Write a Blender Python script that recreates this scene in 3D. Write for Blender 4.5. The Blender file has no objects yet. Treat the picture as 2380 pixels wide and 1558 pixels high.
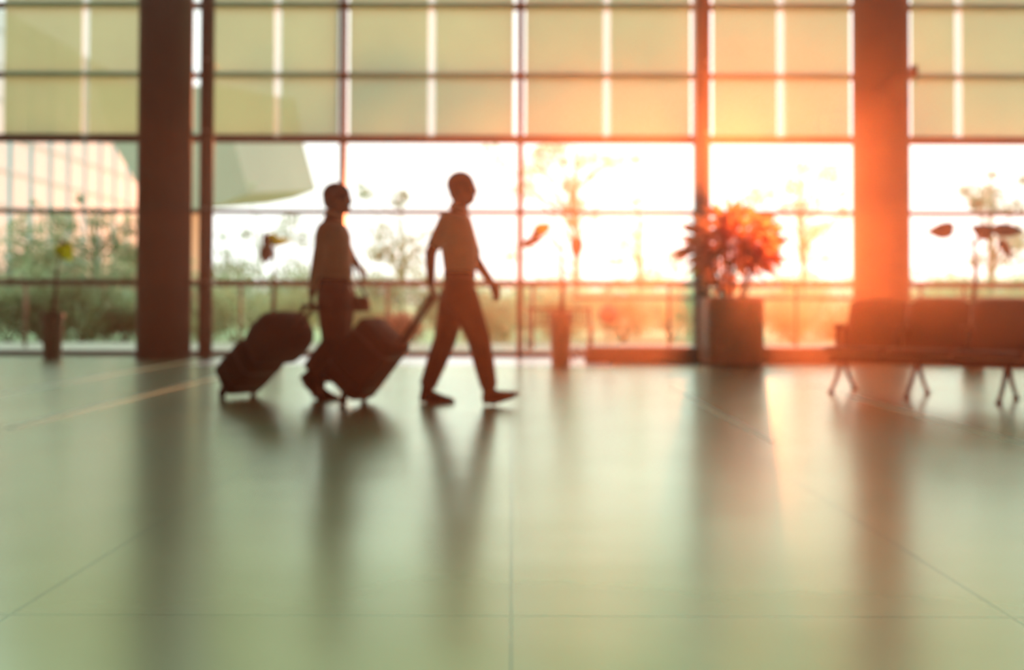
import bpy, bmesh, math, random
from mathutils import Vector, Matrix, Euler, noise
C = bpy.context.scene.collection
S = bpy.context.scene
PI = math.pi
random.seed(11)

# ------------------------------------------------------------------ camera
F, CX, HOR, CAMZ = 2314.0, 1190.0, 705.0, 0.75
TH, EPS = math.radians(1.0), 0.0029
CYP = HOR - F * math.tan(TH)
fwd = Vector((0, math.cos(TH), math.sin(TH)))
up0 = Vector((0, -math.sin(TH), math.cos(TH)))
rt0 = Vector((1, 0, 0))
rt = rt0 * math.cos(EPS) + up0 * math.sin(EPS)
up = up0 * math.cos(EPS) - rt0 * math.sin(EPS)
cam_d = bpy.data.cameras.new('camera')
cam = bpy.data.objects.new('camera', cam_d); C.objects.link(cam)
R = Matrix((rt, up, -fwd)).transposed()
cam.matrix_world = Matrix.Translation((0, 0, CAMZ)) @ R.to_4x4()
cam_d.sensor_width = 36.0
cam_d.lens = 36.0 * F / 2380.0
cam_d.shift_y = -(779.0 - CYP) / 2380.0
cam_d.clip_end = 600
cam_d.dof.use_dof = True                      # the photo is taken with the focus pulled close
cam_d.dof.focus_distance = 1.5
cam_d.dof.aperture_fstop = 2.45
S.camera = cam

def P(px, py, D):
    """world point seen at photo pixel (px, py) on the plane y = D"""
    d = rt * ((px - CX) / F) + up * ((CYP - py) / F) + fwd
    return Vector((0, 0, CAMZ)) + d * (D / d.y)

# ------------------------------------------------------------------ world, sun, exposure
SKY = 1.95
w = bpy.data.worlds.new('sky'); S.world = w; w.use_nodes = True
nt = w.node_tree; nt.nodes.clear()
out = nt.nodes.new('ShaderNodeOutputWorld'); bg = nt.nodes.new('ShaderNodeBackground')
tc = nt.nodes.new('ShaderNodeTexCoord'); sp = nt.nodes.new('ShaderNodeSeparateXYZ')
cr = nt.nodes.new('ShaderNodeValToRGB')
cr.color_ramp.elements[0].position = 0.0; cr.color_ramp.elements[0].color = (0.45, 0.47, 0.36, 1)
cr.color_ramp.elements[1].position = 0.03; cr.color_ramp.elements[1].color = (1.0, 1.0, 0.97, 1)
nt.links.new(tc.outputs['Generated'], sp.inputs[0]); nt.links.new(sp.outputs['Z'], cr.inputs[0])
nt.links.new(cr.outputs[0], bg.inputs['Color']); bg.inputs['Strength'].default_value = SKY
nt.links.new(bg.outputs[0], out.inputs['Surface'])

sd = bpy.data.lights.new('sun', 'SUN'); sd.energy = 5.4; sd.color = (1.0, 0.21, 0.055); sd.angle = math.radians(3)
sun = bpy.data.objects.new('sun', sd); C.objects.link(sun)
sdir = (P(1698, 555, 10) - Vector((0, 0, CAMZ))).normalized()
sun.rotation_euler = (-sdir).to_track_quat('-Z', 'Y').to_euler()
sun.location = (8, 40, 12)

S.view_settings.view_transform = 'Standard'; S.view_settings.look = 'None'
S.view_settings.exposure = 0.0; S.view_settings.gamma = 1.0
S.view_settings.use_curve_mapping = False
cy = S.cycles
cy.max_bounces = 7; cy.diffuse_bounces = 3; cy.glossy_bounces = 3; cy.transmission_bounces = 5
cy.transparent_max_bounces = 12; cy.volume_bounces = 0
cy.use_denoising = True
cy.sample_clamp_indirect = 6.0

# ------------------------------------------------------------------ materials
def mat(name, col, rough=0.6, metal=0.0, var=0.0, scale=8.0, spec=0.5, bump=0.0, trans=0.0, bscale=None):
    m = bpy.data.materials.new(name); m.use_nodes = True
    n = m.node_tree.nodes; l = m.node_tree.links
    b = n['Principled BSDF']
    b.inputs['Base Color'].default_value = (*col, 1)
    b.inputs['Roughness'].default_value = rough; b.inputs['Metallic'].default_value = metal
    b.inputs['Specular IOR Level'].default_value = spec
    t = n.new('ShaderNodeTexCoord')
    if var > 0:
        nz = n.new('ShaderNodeTexNoise'); nz.inputs['Scale'].default_value = scale; nz.inputs['Detail'].default_value = 4
        l.new(t.outputs['Object'], nz.inputs['Vector'])
        r = n.new('ShaderNodeValToRGB')
        r.color_ramp.elements[0].position = 0.3; r.color_ramp.elements[1].position = 0.7
        r.color_ramp.elements[0].color = (*[max(0, c * (1 - var)) for c in col], 1)
        r.color_ramp.elements[1].color = (*[min(1, c * (1 + var)) for c in col], 1)
        l.new(nz.outputs['Fac'], r.inputs[0]); l.new(r.outputs[0], b.inputs['Base Color'])
    if bump > 0:
        nb = n.new('ShaderNodeTexNoise'); nb.inputs['Scale'].default_value = bscale or scale * 6
        l.new(t.outputs['Object'], nb.inputs['Vector'])
        bp = n.new('ShaderNodeBump'); bp.inputs['Strength'].default_value = bump; bp.inputs['Distance'].default_value = 0.01
        l.new(nb.outputs['Fac'], bp.inputs['Height']); l.new(bp.outputs[0], b.inputs['Normal'])
    if trans > 0:
        o = n['Material Output']
        tr = n.new('ShaderNodeBsdfTranslucent'); mx = n.new('ShaderNodeMixShader'); mx.inputs[0].default_value = trans
        if var > 0: l.new(r.outputs[0], tr.inputs['Color'])
        else: tr.inputs['Color'].default_value = (*col, 1)
        l.new(b.outputs[0], mx.inputs[1]); l.new(tr.outputs[0], mx.inputs[2]); l.new(mx.outputs[0], o.inputs['Surface'])
    return m

def floor_mat():
    m = bpy.data.materials.new('polished_floor'); m.use_nodes = True
    n = m.node_tree.nodes; l = m.node_tree.links; b = n['Principled BSDF']
    t = n.new('ShaderNodeTexCoord')
    nz = n.new('ShaderNodeTexNoise'); nz.inputs['Scale'].default_value = 1.3; nz.inputs['Detail'].default_value = 6
    l.new(t.outputs['Object'], nz.inputs['Vector'])
    r = n.new('ShaderNodeValToRGB')
    r.color_ramp.elements[0].position = 0.35; r.color_ramp.elements[1].position = 0.65
    r.color_ramp.elements[0].color = (0.56, 0.78, 0.48, 1); r.color_ramp.elements[1].color = (0.62, 0.86, 0.55, 1)
    l.new(nz.outputs['Fac'], r.inputs[0])
    br = n.new('ShaderNodeTexBrick'); br.offset = 0.0
    br.inputs['Scale'].default_value = 1.0; br.inputs['Brick Width'].default_value = 1.2; br.inputs['Row Height'].default_value = 1.2
    br.inputs['Mortar Size'].default_value = 0.006; br.inputs['Mortar Smooth'].default_value = 0.2
    br.inputs['Mortar'].default_value = (0.44, 0.68, 0.45, 1)
    l.new(t.outputs['Object'], br.inputs['Vector'])
    l.new(r.outputs[0], br.inputs['Color1']); l.new(r.outputs[0], br.inputs['Color2'])
    l.new(br.outputs['Color'], b.inputs['Base Color'])
    b.inputs['Metallic'].default_value = 0.62
    b.inputs['Specular IOR Level'].default_value = 0.8
    b.inputs['Roughness'].default_value = 0.25
    b.inputs['IOR'].default_value = 1.7
    mp = n.new('ShaderNodeMapping'); mp.inputs['Scale'].default_value = (0.6, 2.2, 1)
    l.new(t.outputs['Object'], mp.inputs[0])
    nb = n.new('ShaderNodeTexNoise'); nb.inputs['Scale'].default_value = 1.0; nb.inputs['Detail'].default_value = 1
    l.new(mp.outputs[0], nb.inputs['Vector'])
    bp = n.new('ShaderNodeBump'); bp.inputs['Strength'].default_value = 0.35; bp.inputs['Distance'].default_value = 0.0082
    l.new(nb.outputs['Fac'], bp.inputs['Height']); l.new(bp.outputs[0], b.inputs['Normal'])
    return m

def blind_mat(name, col, k_clear):
    m = bpy.data.materials.new(name); m.use_nodes = True
    n = m.node_tree.nodes; l = m.node_tree.links; n.remove(n['Principled BSDF']); o = n['Material Output']
    df = n.new('ShaderNodeBsdfDiffuse'); df.inputs['Color'].default_value = (*[c * 0.9 for c in col], 1)
    tr = n.new('ShaderNodeBsdfTranslucent'); tp = n.new('ShaderNodeBsdfTransparent')
    t = n.new('ShaderNodeTexCoord'); nz = n.new('ShaderNodeTexNoise'); nz.inputs['Scale'].default_value = 0.9
    l.new(t.outputs['Object'], nz.inputs['Vector'])
    r = n.new('ShaderNodeValToRGB'); r.color_ramp.elements[0].position = .3; r.color_ramp.elements[1].position = .7
    r.color_ramp.elements[0].color = (*[c * .93 for c in col], 1); r.color_ramp.elements[1].color = (*[min(1, c * 1.07) for c in col], 1)
    l.new(nz.outputs['Fac'], r.inputs[0]); l.new(r.outputs[0], tr.inputs['Color'])
    m1 = n.new('ShaderNodeMixShader'); m1.inputs[0].default_value = 0.75
    m2 = n.new('ShaderNodeMixShader'); m2.inputs[0].default_value = k_clear
    l.new(df.outputs[0], m1.inputs[1]); l.new(tr.outputs[0], m1.inputs[2])
    l.new(m1.outputs[0], m2.inputs[1]); l.new(tp.outputs[0], m2.inputs[2]); l.new(m2.outputs[0], o.inputs['Surface'])
    return m

def glass_mat():
    m = bpy.data.materials.new('window_glass'); m.use_nodes = True
    n = m.node_tree.nodes; l = m.node_tree.links; n.remove(n['Principled BSDF']); o = n['Material Output']
    tp = n.new('ShaderNodeBsdfTransparent'); tp.inputs['Color'].default_value = (0.97, 0.985, 0.965, 1)
    gl = n.new('ShaderNodeBsdfGlossy'); gl.inputs['Roughness'].default_value = 0.02
    fr = n.new('ShaderNodeFresnel'); fr.inputs['IOR'].default_value = 1.25
    mx = n.new('ShaderNodeMixShader')
    l.new(fr.outputs[0], mx.inputs[0]); l.new(tp.outputs[0], mx.inputs[1]); l.new(gl.outputs[0], mx.inputs[2])
    l.new(mx.outputs[0], o.inputs['Surface'])
    return m

def haze_mat():
    m = bpy.data.materials.new('flare_glow_haze'); m.use_nodes = True
    n = m.node_tree.nodes; l = m.node_tree.links; n.remove(n['Principled BSDF']); o = n['Material Output']
    v = n.new('ShaderNodeVolumeScatter')  # added scatter volume, stands in for the orange lens flare
    v.inputs['Color'].default_value = (1.0, 0.66, 0.50, 1)
    v.inputs['Density'].default_value = 0.012
    v.inputs['Anisotropy'].default_value = 0.88
    l.new(v.outputs[0], o.inputs['Volume'])
    return m

M = dict(
    floor=floor_mat(), glass=glass_mat(), haze=haze_mat(),
    blind=blind_mat('blind_fabric', (0.30, 0.585, 0.37), 0.05),
    strip=blind_mat('pale_strip', (0.80, 0.95, 0.84), 0.62),
    inlay=mat('inlay_stone', (0.66, 0.95, 0.68), 0.28, 0.35, var=.06),
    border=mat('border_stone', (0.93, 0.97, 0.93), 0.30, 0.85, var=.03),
    frame=mat('bronze_frame', (0.10, 0.075, 0.045), 0.45, 0.3, var=.1),
    steel=mat('painted_steel', (0.085, 0.06, 0.04), 0.5, 0.1, var=.1),
    bracket=mat('bracket_steel', (0.55, 0.50, 0.42), 0.35, 0.8, var=.05),
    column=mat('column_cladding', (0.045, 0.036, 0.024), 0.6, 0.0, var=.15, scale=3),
    wall=mat('dark_wall', (0.16, 0.14, 0.11), 0.8, var=.1, scale=2),
    ceil=mat('dark_ceiling', (0.14, 0.13, 0.10), 0.8, var=.1, scale=2),
    plinth=mat('plinth_stone', (0.10, 0.06, 0.04), 0.5, var=.15),
    pot=mat('pot_ceramic', (0.20, 0.165, 0.12), 0.45, var=.1),
    planter=mat('planter_box', (0.38, 0.17, 0.09), 0.5, var=.12),
    soil=mat('soil', (0.05, 0.035, 0.02), 0.9, var=.3, scale=40),
    stem=mat('plant_stem', (0.035, 0.025, 0.012), 0.7, var=.2, scale=30),
    petiole=mat('leaf_stalk', (0.18, 0.22, 0.08), 0.6, var=.1),
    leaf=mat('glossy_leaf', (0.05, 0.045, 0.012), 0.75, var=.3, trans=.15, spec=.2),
    bushleaf=mat('glow_tinted_leaf', (0.80, 0.34, 0.13), 0.8, var=.08, trans=.82, spec=.1),  # orange glow around the bush is put into the leaf colour
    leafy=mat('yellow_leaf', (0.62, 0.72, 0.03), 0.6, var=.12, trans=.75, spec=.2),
    seat=mat('seat_upholstery', (0.055, 0.018, 0.010), 0.5, var=.15),
    chrome=mat('seat_metal', (0.30, 0.24, 0.18), 0.3, 0.8, var=.08),
    case=mat('suitcase_shell', (0.008, 0.004, 0.004), 0.8, var=.3, scale=20, bump=.1),
    casetrim=mat('suitcase_trim', (0.02, 0.013, 0.012), 0.4, var=.2),
    rubber=mat('wheel_rubber', (0.015, 0.012, 0.012), 0.9, var=.2, spec=.05),
    handle=mat('handle_metal', (0.03, 0.018, 0.014), 0.5, 0.2, var=.1),
    duffel=mat('bag_fabric', (0.022, 0.010, 0.007), 0.8, var=.3, scale=30, bump=.2),
    handbag=mat('handbag_leather', (0.09, 0.03, 0.025), 0.5, var=.2),
    skin=mat('skin', (0.20, 0.085, 0.045), 0.55, var=.08, scale=12),
    skin2=mat('skin_tanned', (0.13, 0.05, 0.028), 0.55, var=.08, scale=12),
    hair=mat('hair', (0.02, 0.011, 0.008), 0.6, var=.3, scale=60, bump=.2),
    shirt=mat('pale_shirt', (0.85, 0.74, 0.66), 0.8, var=.06, scale=10, bump=.1),
    shirt2=mat('grey_shirt', (0.64, 0.52, 0.45), 0.8, var=.06, scale=10, bump=.1),
    trouser=mat('trousers', (0.045, 0.018, 0.012), 0.85, var=.15, scale=14, bump=.1),
    shoe=mat('shoe_leather', (0.018, 0.009, 0.007), 0.85, var=.2, spec=.1),
    eye=mat('eye', (0.5, 0.45, 0.4), 0.3, var=.05),
    terrace=mat('terrace_paving', (0.34, 0.42, 0.32), 0.8, var=.12, scale=1.5),
    lawn=mat('lawn', (0.28, 0.48, 0.24), 0.9, var=.3, scale=1.2),
    rail=mat('railing_paint', (0.14, 0.075, 0.035), 0.5, 0.1, var=.1),
    tree_a=mat('foliage_sage', (0.32, 0.50, 0.30), 0.8, var=.3, scale=2.5, trans=.35),
    tree_b=mat('foliage_pale', (0.38, 0.74, 0.46), 0.8, var=.3, scale=2.5, trans=.35),
    bush_a=mat('foliage_olive', (0.11, 0.18, 0.06), 0.8, var=.45, scale=1.6, trans=.3),
    bush_b=mat('foliage_straw', (0.38, 0.50, 0.25), 0.8, var=.35, scale=1.8, trans=.3),
    bush_c=mat('foliage_rust', (0.40, 0.16, 0.07), 0.8, var=.3, scale=1.8, trans=.3),
    bark=mat('bark', (0.30, 0.46, 0.28), 0.9, var=.2, scale=10),
    facade=mat('facade_panel', (0.27, 0.53, 0.58), 0.5, var=.03, scale=.3),
    facade_line=mat('facade_joint', (0.22, 0.43, 0.46), 0.6, var=.05),
    wing=mat('wing_cladding', (0.29, 0.34, 0.25), 0.7, var=.07, scale=.2),
)

# ------------------------------------------------------------------ mesh helpers
def box(bm, a, b, rot=None, bev=0.0):
    c = (Vector(a) + Vector(b)) / 2; s = Vector(b) - Vector(a)
    g = bmesh.ops.create_cube(bm, size=1.0)
    for v in g['verts']:
        v.co = Vector((v.co.x * s.x, v.co.y * s.y, v.co.z * s.z)) + c
    if bev > 0:
        es = list({e for v in g['verts'] for e in v.link_edges})
        bmesh.ops.bevel(bm, geom=es, offset=bev, segments=2, profile=.7, affect='EDGES')
    return g['verts']

def ring(bm, c, ax, ay, n=16, pw=1.0):
    vs = []
    for i in range(n):
        t = 2 * PI * i / n
        cs, sn = math.cos(t), math.sin(t)
        if pw != 1.0:
            cs = math.copysign(abs(cs) ** pw, cs); sn = math.copysign(abs(sn) ** pw, sn)
        vs.append(bm.verts.new(c + ax * cs + ay * sn))
    return vs

def loft(bm, rings, cap=True):
    n = len(rings[0])
    for a, b in zip(rings, rings[1:]):
        for i in range(n):
            bm.faces.new((a[i], a[(i + 1) % n], b[(i + 1) % n], b[i]))
    if cap:
        bm.faces.new(list(reversed(rings[0]))); bm.faces.new(rings[-1])

def frame_for(d):
    d = d.normalized()
    a = Vector((0, 0, 1)) if abs(d.z) < 0.95 else Vector((0, 1, 0))
    x = d.cross(a).normalized(); y = d.cross(x).normalized()
    return x, y

def tube(bm, pts, rad, n=10):
    pts = [Vector(p) for p in pts]
    if not hasattr(rad, '__len__'): rad = [rad] * len(pts)
    rings = []; px = None
    for i, p in enumerate(pts):
        d = (pts[min(i + 1, len(pts) - 1)] - pts[max(i - 1, 0)])
        x, y = frame_for(d)
        if px is not None:
            x = (px - d.normalized() * px.dot(d.normalized())).normalized(); y = d.normalized().cross(x)
        px = x
        rings.append(ring(bm, p, x * rad[i], y * rad[i], n))
    loft(bm, rings)

def ball(bm, c, r, seg=16, sc=(1, 1, 1), rot=None):
    g = bmesh.ops.create_uvsphere(bm, u_segments=seg, v_segments=max(6, seg // 2 + 2), radius=1.0)
    for v in g['verts']:
        q = Vector((v.co.x * sc[0], v.co.y * sc[1], v.co.z * sc[2])) * r
        if rot is not None: q = rot @ q
        v.co = q + Vector(c)
    return g['verts']

def capsule(bm, a, b, r0, r1, n=14):
    a, b = Vector(a), Vector(b)
    tube(bm, [a, b], [r0, r1], n); ball(bm, a, r0, n); ball(bm, b, r1, n)

def link(name, me, m, parent=None, smooth=False):
    me.materials.clear(); me.materials.append(m)
    if smooth:
        for p in me.polygons: p.use_smooth = True
    o = bpy.data.objects.new(name, me); C.objects.link(o)
    if parent: o.parent = parent; o.matrix_parent_inverse = parent.matrix_basis.inverted()
    return o

def obj(name, bm, m, parent=None, smooth=False, local=False):
    bmesh.ops.recalc_face_normals(bm, faces=bm.faces)
    me = bpy.data.meshes.new(name); bm.to_mesh(me); bm.free()
    o = link(name, me, m, parent, smooth)
    if local and parent: o.matrix_parent_inverse = Matrix()
    return o

def tag(o, label, cat, group=None, kind=None):
    if label: o['label'] = label
    if cat: o['category'] = cat
    if group: o['group'] = group
    if kind: o['kind'] = kind
    return o

def empty(name, loc, label=None, cat=None, group=None, kind=None, rz=0.0):
    o = bpy.data.objects.new(name, None); C.objects.link(o); o.location = loc; o.rotation_euler = (0, 0, rz)
    o.empty_display_size = 0.1
    return tag(o, label, cat, group, kind)

def struct(name, bm, m, label=None):
    return tag(obj(name, bm, m), label, None, None, 'structure')

NB = bmesh.new
# ------------------------------------------------------------------ hall shell
WX0, WX1, WY, YB, HZ = -12.37, 12.61, 14.0, -9.0, 9.3
b = NB(); box(b, (WX0 - .2, YB - .2, -0.2), (WX1 + .2, WY + .1, 0)); struct('floor', b, M['floor'], 'polished pale green stone floor')
b = NB(); box(b, (WX0 - .2, YB - .2, HZ), (WX1 + .2, WY + .1, HZ + .2)); struct('ceiling', b, M['ceil'])
b = NB(); box(b, (WX0 - .3, YB, 0), (WX0, WY, HZ)); struct('wall_left', b, M['wall'])
b = NB(); box(b, (WX1, YB, 0), (WX1 + .3, WY, HZ)); struct('wall_right', b, M['wall'])
b = NB(); box(b, (WX0, YB - .3, 0), (WX1, YB, HZ)); struct('wall_back', b, M['wall'])

# pale strips let into the floor
k = 1
for X, w_, y0, y1 in ((-4.12, .10, 7.6, 13.1), (-2.97, .085, 5.9, 13.1), (1.42, .04, 5.4, 9.0), (2.76, .05, 4.6, 9.4)):
    b = NB(); box(b, (X - w_ / 2, y0, 0), (X + w_ / 2, y1, .002)); struct('trim_%d' % k, b, M['inlay'], 'pale inlaid strip across the floor'); k += 1
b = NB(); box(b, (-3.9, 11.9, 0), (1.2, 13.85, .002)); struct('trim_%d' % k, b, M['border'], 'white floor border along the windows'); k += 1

def zpx(py, D=WY): return P(1190, py, D).z
PITCH = 413 * WY / F
X797 = P(797, 400, WY).x
MX = [X797 + PITCH * i for i in range(-4, 7)]
MX = [x for x in MX if WX0 - .1 < x < WX1 + .1]
rows = [(15, .085), (177, .075), (324, .11), (494, .062), (658, .062)]
extra = [zpx(15) + 0.97]
for i, x in enumerate(MX):
    b = NB(); box(b, (x - .042, WY - .07, 0), (x + .042, WY + .09, HZ), bev=.006)
    struct('trim_%d' % k, b, M['frame'], 'slim vertical window mullion'); k += 1
for i in range(len(MX) - 1):
    a, c = MX[i] + .042, MX[i + 1] - .042
    e = empty('window_%d' % (i + 1), ((a + c) / 2, WY, 0), 'tall glazed window bay', None, None, 'structure')
    for (py, h) in rows:
        z = zpx(py); b = NB(); box(b, (a, WY - .03, z - h / 2), (c, WY + .06, z + h / 2), bev=.004); obj('window_transom', b, M['frame'], e)
    for z in [extra[0] + .97 * q_ for q_ in range(5)]:
        if z < HZ: b = NB(); box(b, (a, WY - .03, z - .04), (c, WY + .06, z + .04)); obj('window_transom', b, M['frame'], e)
    b = NB(); box(b, (a, WY - .05, 0), (c, WY + .09, zpx(818)), bev=.004); obj('window_sill', b, M['frame'], e)
    b = NB(); box(b, (a, WY + .012, 0.05), (c, WY + .02, HZ)); obj('window_pane', b, M['glass'], e)

# roller blinds over the upper rows
BD = 13.90
def bx(px, D=BD): return P(px, 200, D).x
zb, zt = P(1190, 317, BD).z, zpx(15) + 1.2
places = ['at the far left edge of the photo', 'just left of the dark left column', 'just right of the left steel post',
          'left of the mullion above the first walker', 'right of the mullion above the first walker', 'above the head of the second walker',
          'right of the mullion above the low stone plinth', 'left of the right steel post', 'right of the right steel post above the planter bush',
          'left of the right column', 'right of the right column', 'at the far right edge of the photo']
bl = [(10, 190), (206, 330), (497, 637), (653, 788), (812, 995), (1011, 1193), (1222, 1402), (1418, 1604), (1657, 1806), (1823, 1975), (2118, 2220), (2236, 2436)]
for (p0, p1), pl in zip(bl, places):
    x0, x1 = bx(p0), bx(p1)
    e = empty('roller_blind', ((x0 + x1) / 2, BD, zb), 'beige translucent roller blind ' + pl, 'blind', 'beige roller blinds on the window wall')
    b = NB(); n = 12; rr = []
    for i in range(n + 1):
        x = x0 + (x1 - x0) * i / n; y = BD + .006 * math.sin(PI * i / n)
        rr.append((b.verts.new((x, y, zb)), b.verts.new((x, y, zt))))
    for a, c in zip(rr, rr[1:]): b.faces.new((a[0], c[0], c[1], a[1]))
    obj('blind_fabric', b, M['blind'], e)
    b = NB(); tube(b, [(x0, BD - .004, zb), (x1, BD - .004, zb)], .013, 8); obj('bottom_rail', b, M['frame'], e, True)
    b = NB(); tube(b, [(x0, BD - .02, zt), (x1, BD - .02, zt)], .04, 10); obj('blind_roll', b, M['frame'], e, True)
sp_ = [(198, 'left of the dark left column'), (645, 'above and left of the first walker'), (1003, 'above the gap between the two walkers'), (1410, 'above the round globe lamp'),
       (1613, 'beside the right steel post'), (1815, 'between planter bush and right column'), (2229, 'at the far right')]
for px, pl in sp_:
    x = bx(px, 13.84); wd = .045 if px != 1613 else .03
    b = NB(); box(b, (x - wd, 13.83, P(px, 321, 13.84).z), (x + wd, 13.836, zt))
    tag(obj('blind_guide', b, M['strip']), 'pale vertical strip between two blinds, ' + pl, 'strip', 'pale strips between the blinds')

# columns and steel posts
def column(px, D, r, label):
    x = P(px, 600, D).x
    e = empty('column', (x, D, 0), label, 'column')
    b = NB(); tube(b, [(x, D, 0.0), (x, D, HZ)], r, 48); obj('column_shaft', b, M['column'], e, True)
    b = NB(); tube(b, [(x, D, 0), (x, D, .09)], r + .012, 48); obj('column_base', b, M['steel'], e, True)
    return x
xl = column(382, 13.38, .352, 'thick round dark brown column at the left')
xr = column(2048, 13.2, .357, 'thick round column at the right, glowing orange')
def post(px, D, r, label):
    x = P(px, 400, D).x
    e = empty('steel_post', (x, D, 0), label, 'post')
    b = NB(); tube(b, [(x, D, 0), (x, D, HZ)], r, 24); obj('post_tube', b, M['steel'], e, True)
    b = NB(); box(b, (x - r * 1.2, D - r * 1.3, 0), (x + r * 1.2, D + r * 1.3, .02), bev=.004); obj('base_plate', b, M['steel'], e)
    for py in (160, 320, 494, 658):
        z = zpx(py); b = NB(); tube(b, [(x + .02, D - r - .02, z), (x + .02, WY - .03, z)], .022, 10); obj('bracket', b, M['bracket'], e, True)
post(480, 13.60, .095, 'dark steel post beside the left column')
post(1638, 13.62, .075, 'slim steel post behind the planter bush')
# spotlight on the right column
zz = P(2110, 165, 13.1).z
e = empty('wall_spotlight', (xr + .36, 13.1, zz), 'small spotlight high on the right column', 'light')
b = NB(); tube(b, [(xr + .33, 13.1, zz), (xr + .41, 13.1, zz)], .03, 12); obj('light_arm', b, M['steel'], e, True)
b = NB(); tube(b, [(xr + .40, 13.1, zz - .09), (xr + .40, 13.08, zz + .07)], [.055, .045], 14); obj('lamp_head', b, M['steel'], e, True)
ld = bpy.data.lights.new('bush_fill_spot', 'SPOT'); ld.energy = 2800; ld.color = (1.0, 0.30, 0.10); ld.spot_size = math.radians(26); ld.spot_blend = .6; ld.shadow_soft_size = .08  # warm fill light added at the fixture to brighten the bush
lo = bpy.data.objects.new('bush_fill_spot', ld); C.objects.link(lo)
lo.location = (xr + .30, 12.80, zz - .12)
lo.rotation_euler = (P(1700, 560, 12.17) - lo.location).to_track_quat('-Z', 'Y').to_euler()

# low plinth in front of the window
b = NB(); xa = P(1360, 845, 12.65).x
box(b, (xa, 12.55, 0), (P(2600, 845, 12.65).x, 12.82, .20), bev=.02)
tag(obj('plinth', b, M['plinth']), 'long low dark stone plinth along the window behind the planter', 'plinth')
# cable cover / wedge at its left end
b = NB(); tube(b, [(xa - .14, 12.9, .165), (xa - .07, 12.9, .165), (xa - .015, 12.9, .12)], .018, 8)
tube(b, [(xa - .14, 12.9, .165), (xa - .14, 12.9, 0)], .014, 8)
tag(obj('grab_bar', b, M['plinth'], None, True), 'small bent metal bar at the left end of the plinth', 'bar')

# ------------------------------------------------------------------ outdoor setting
b = NB(); box(b, (-45, WY + .12, -.25), (45, 19.3, -.03)); struct('trim_%d' % k, b, M['terrace'], 'paved terrace outside the window'); k += 1
def ground():
    b = NB(); nx, ny = 40, 40; g = []
    for j in range(ny + 1):
        y = 19.2 + (j / ny) ** 2 * 230; row = []
        for i in range(nx + 1):
            x = (-130 + 260 * i / nx)
            row.append(b.verts.new((x, y, -.12 + .10 * noise.noise(Vector((x * .1, y * .1, 0))))))
        g.append(row)
    for j in range(ny):
        for i in range(nx): b.faces.new((g[j][i], g[j][i + 1], g[j + 1][i + 1], g[j + 1][i]))
    return b
o = obj('lawn', ground(), M['lawn'], None, True); tag(o, 'open green ground beyond the terrace', 'ground', None, 'stuff')

# terrace railing
RD = 17.0
def rail(px0, px1, rows_, posts, label):
    x0, x1 = P(px0, 660, RD).x, P(px1, 660, RD).x
    e = empty('railing', ((x0 + x1) / 2, RD, -.03), label, 'railing', 'terrace railings')
    for py, r in rows_:
        z = P(1190, py, RD).z; b = NB(); tube(b, [(x0, RD, z), (x1, RD, z)], r, 10); obj('rail', b, M['rail'], e, True)
    z = P(1190, 658, RD).z
    for pp in posts:
        x = P(pp, 660, RD).x; b = NB(); tube(b, [(x, RD, -.03), (x, RD, z)], .028, 10); obj('post', b, M['rail'], e, True)
rail(1332, 2700, ((662, .036), (692, .034)), (1555, 1850, 2140, 2240, 2420), 'two-bar metal railing on the terrace right of the middle')
rail(-200, 1318, ((664, .028),), (60, 560, 900, 1238), 'single-bar metal railing on the terrace left of the middle')
# globe bollard
x = P(1413, 733, 16.6).x; z = P(1413, 733, 16.6).z
e = empty('bollard_lamp', (x, 16.6, -.03), 'round globe lamp on a thin pole outside by the railing', 'lamp')
b = NB(); ball(b, (x, 16.6, z), .155, 24); obj('globe', b, M['rail'], e, True)
b = NB(); tube(b, [(x, 16.6, -.03), (x, 16.6, z - .1)], .012, 8); tube(b, [(x, 16.6, z + .14), (x, 16.6, P(1, 664, 16.6).z)], .03, 8); obj('pole', b, M['bark'], e, True)
# garden bench with curved iron ends
bx0, bx1, bD = P(1228, 740, 15.8).x, P(1372, 740, 15.8).x, 15.8
e = empty('garden_bench', ((bx0 + bx1) / 2, bD, -.03), 'slatted garden bench with curved iron ends outside behind the slim pot', 'bench')
for x in (bx0, bx1):
    b = NB(); tube(b, [(x, bD - .25, -.03), (x, bD - .22, .3), (x, bD - .2, .42), (x, bD + .05, .44), (x, bD + .2, .66), (x, bD + .22, .69)], .022, 8)
    tube(b, [(x, bD + .28, -.03), (x, bD + .16, .25), (x, bD + .05, .44)], .022, 8)
    obj('bench_end', b, M['rail'], e, True)
b = NB()
for i in range(5): box(b, (bx0, bD - .2 + i * .06, .41), (bx1, bD - .16 + i * .06, .43))
obj('seat', b, M['rail'], e)
b = NB()
for i in range(9):
    x = bx0 + (bx1 - bx0) * (i + .5) / 9; box(b, (x - .014, bD + .17, .45), (x + .014, bD + .19, .66))
box(b, (bx0, bD + .16, .64), (bx1, bD + .2, .68)); obj('backrest', b, M['rail'], e)

# glazed building running away from the camera, far left
BXX = -44.0
e = empty('office_building', (BXX, 94, 0), 'long white glazed building with a grid of joints, far left', 'building')
b = NB(); box(b, (BXX - 14, 70, -.2), (BXX, 118, 26)); obj('facade', b, M['facade'], e)
for i in range(13):
    y = 72 + i * 3.8; b = NB(); box(b, (BXX, y - .10, 0), (BXX + .12, y + .10, 26)); obj('mullion', b, M['facade_line'], e)
for i in range(8):
    z = 3.1 + i * 3.0; b = NB(); box(b, (BXX, 70, z - .13), (BXX + .1, 118, z + .13)); obj('floor_band', b, M['facade_line'], e)
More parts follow.
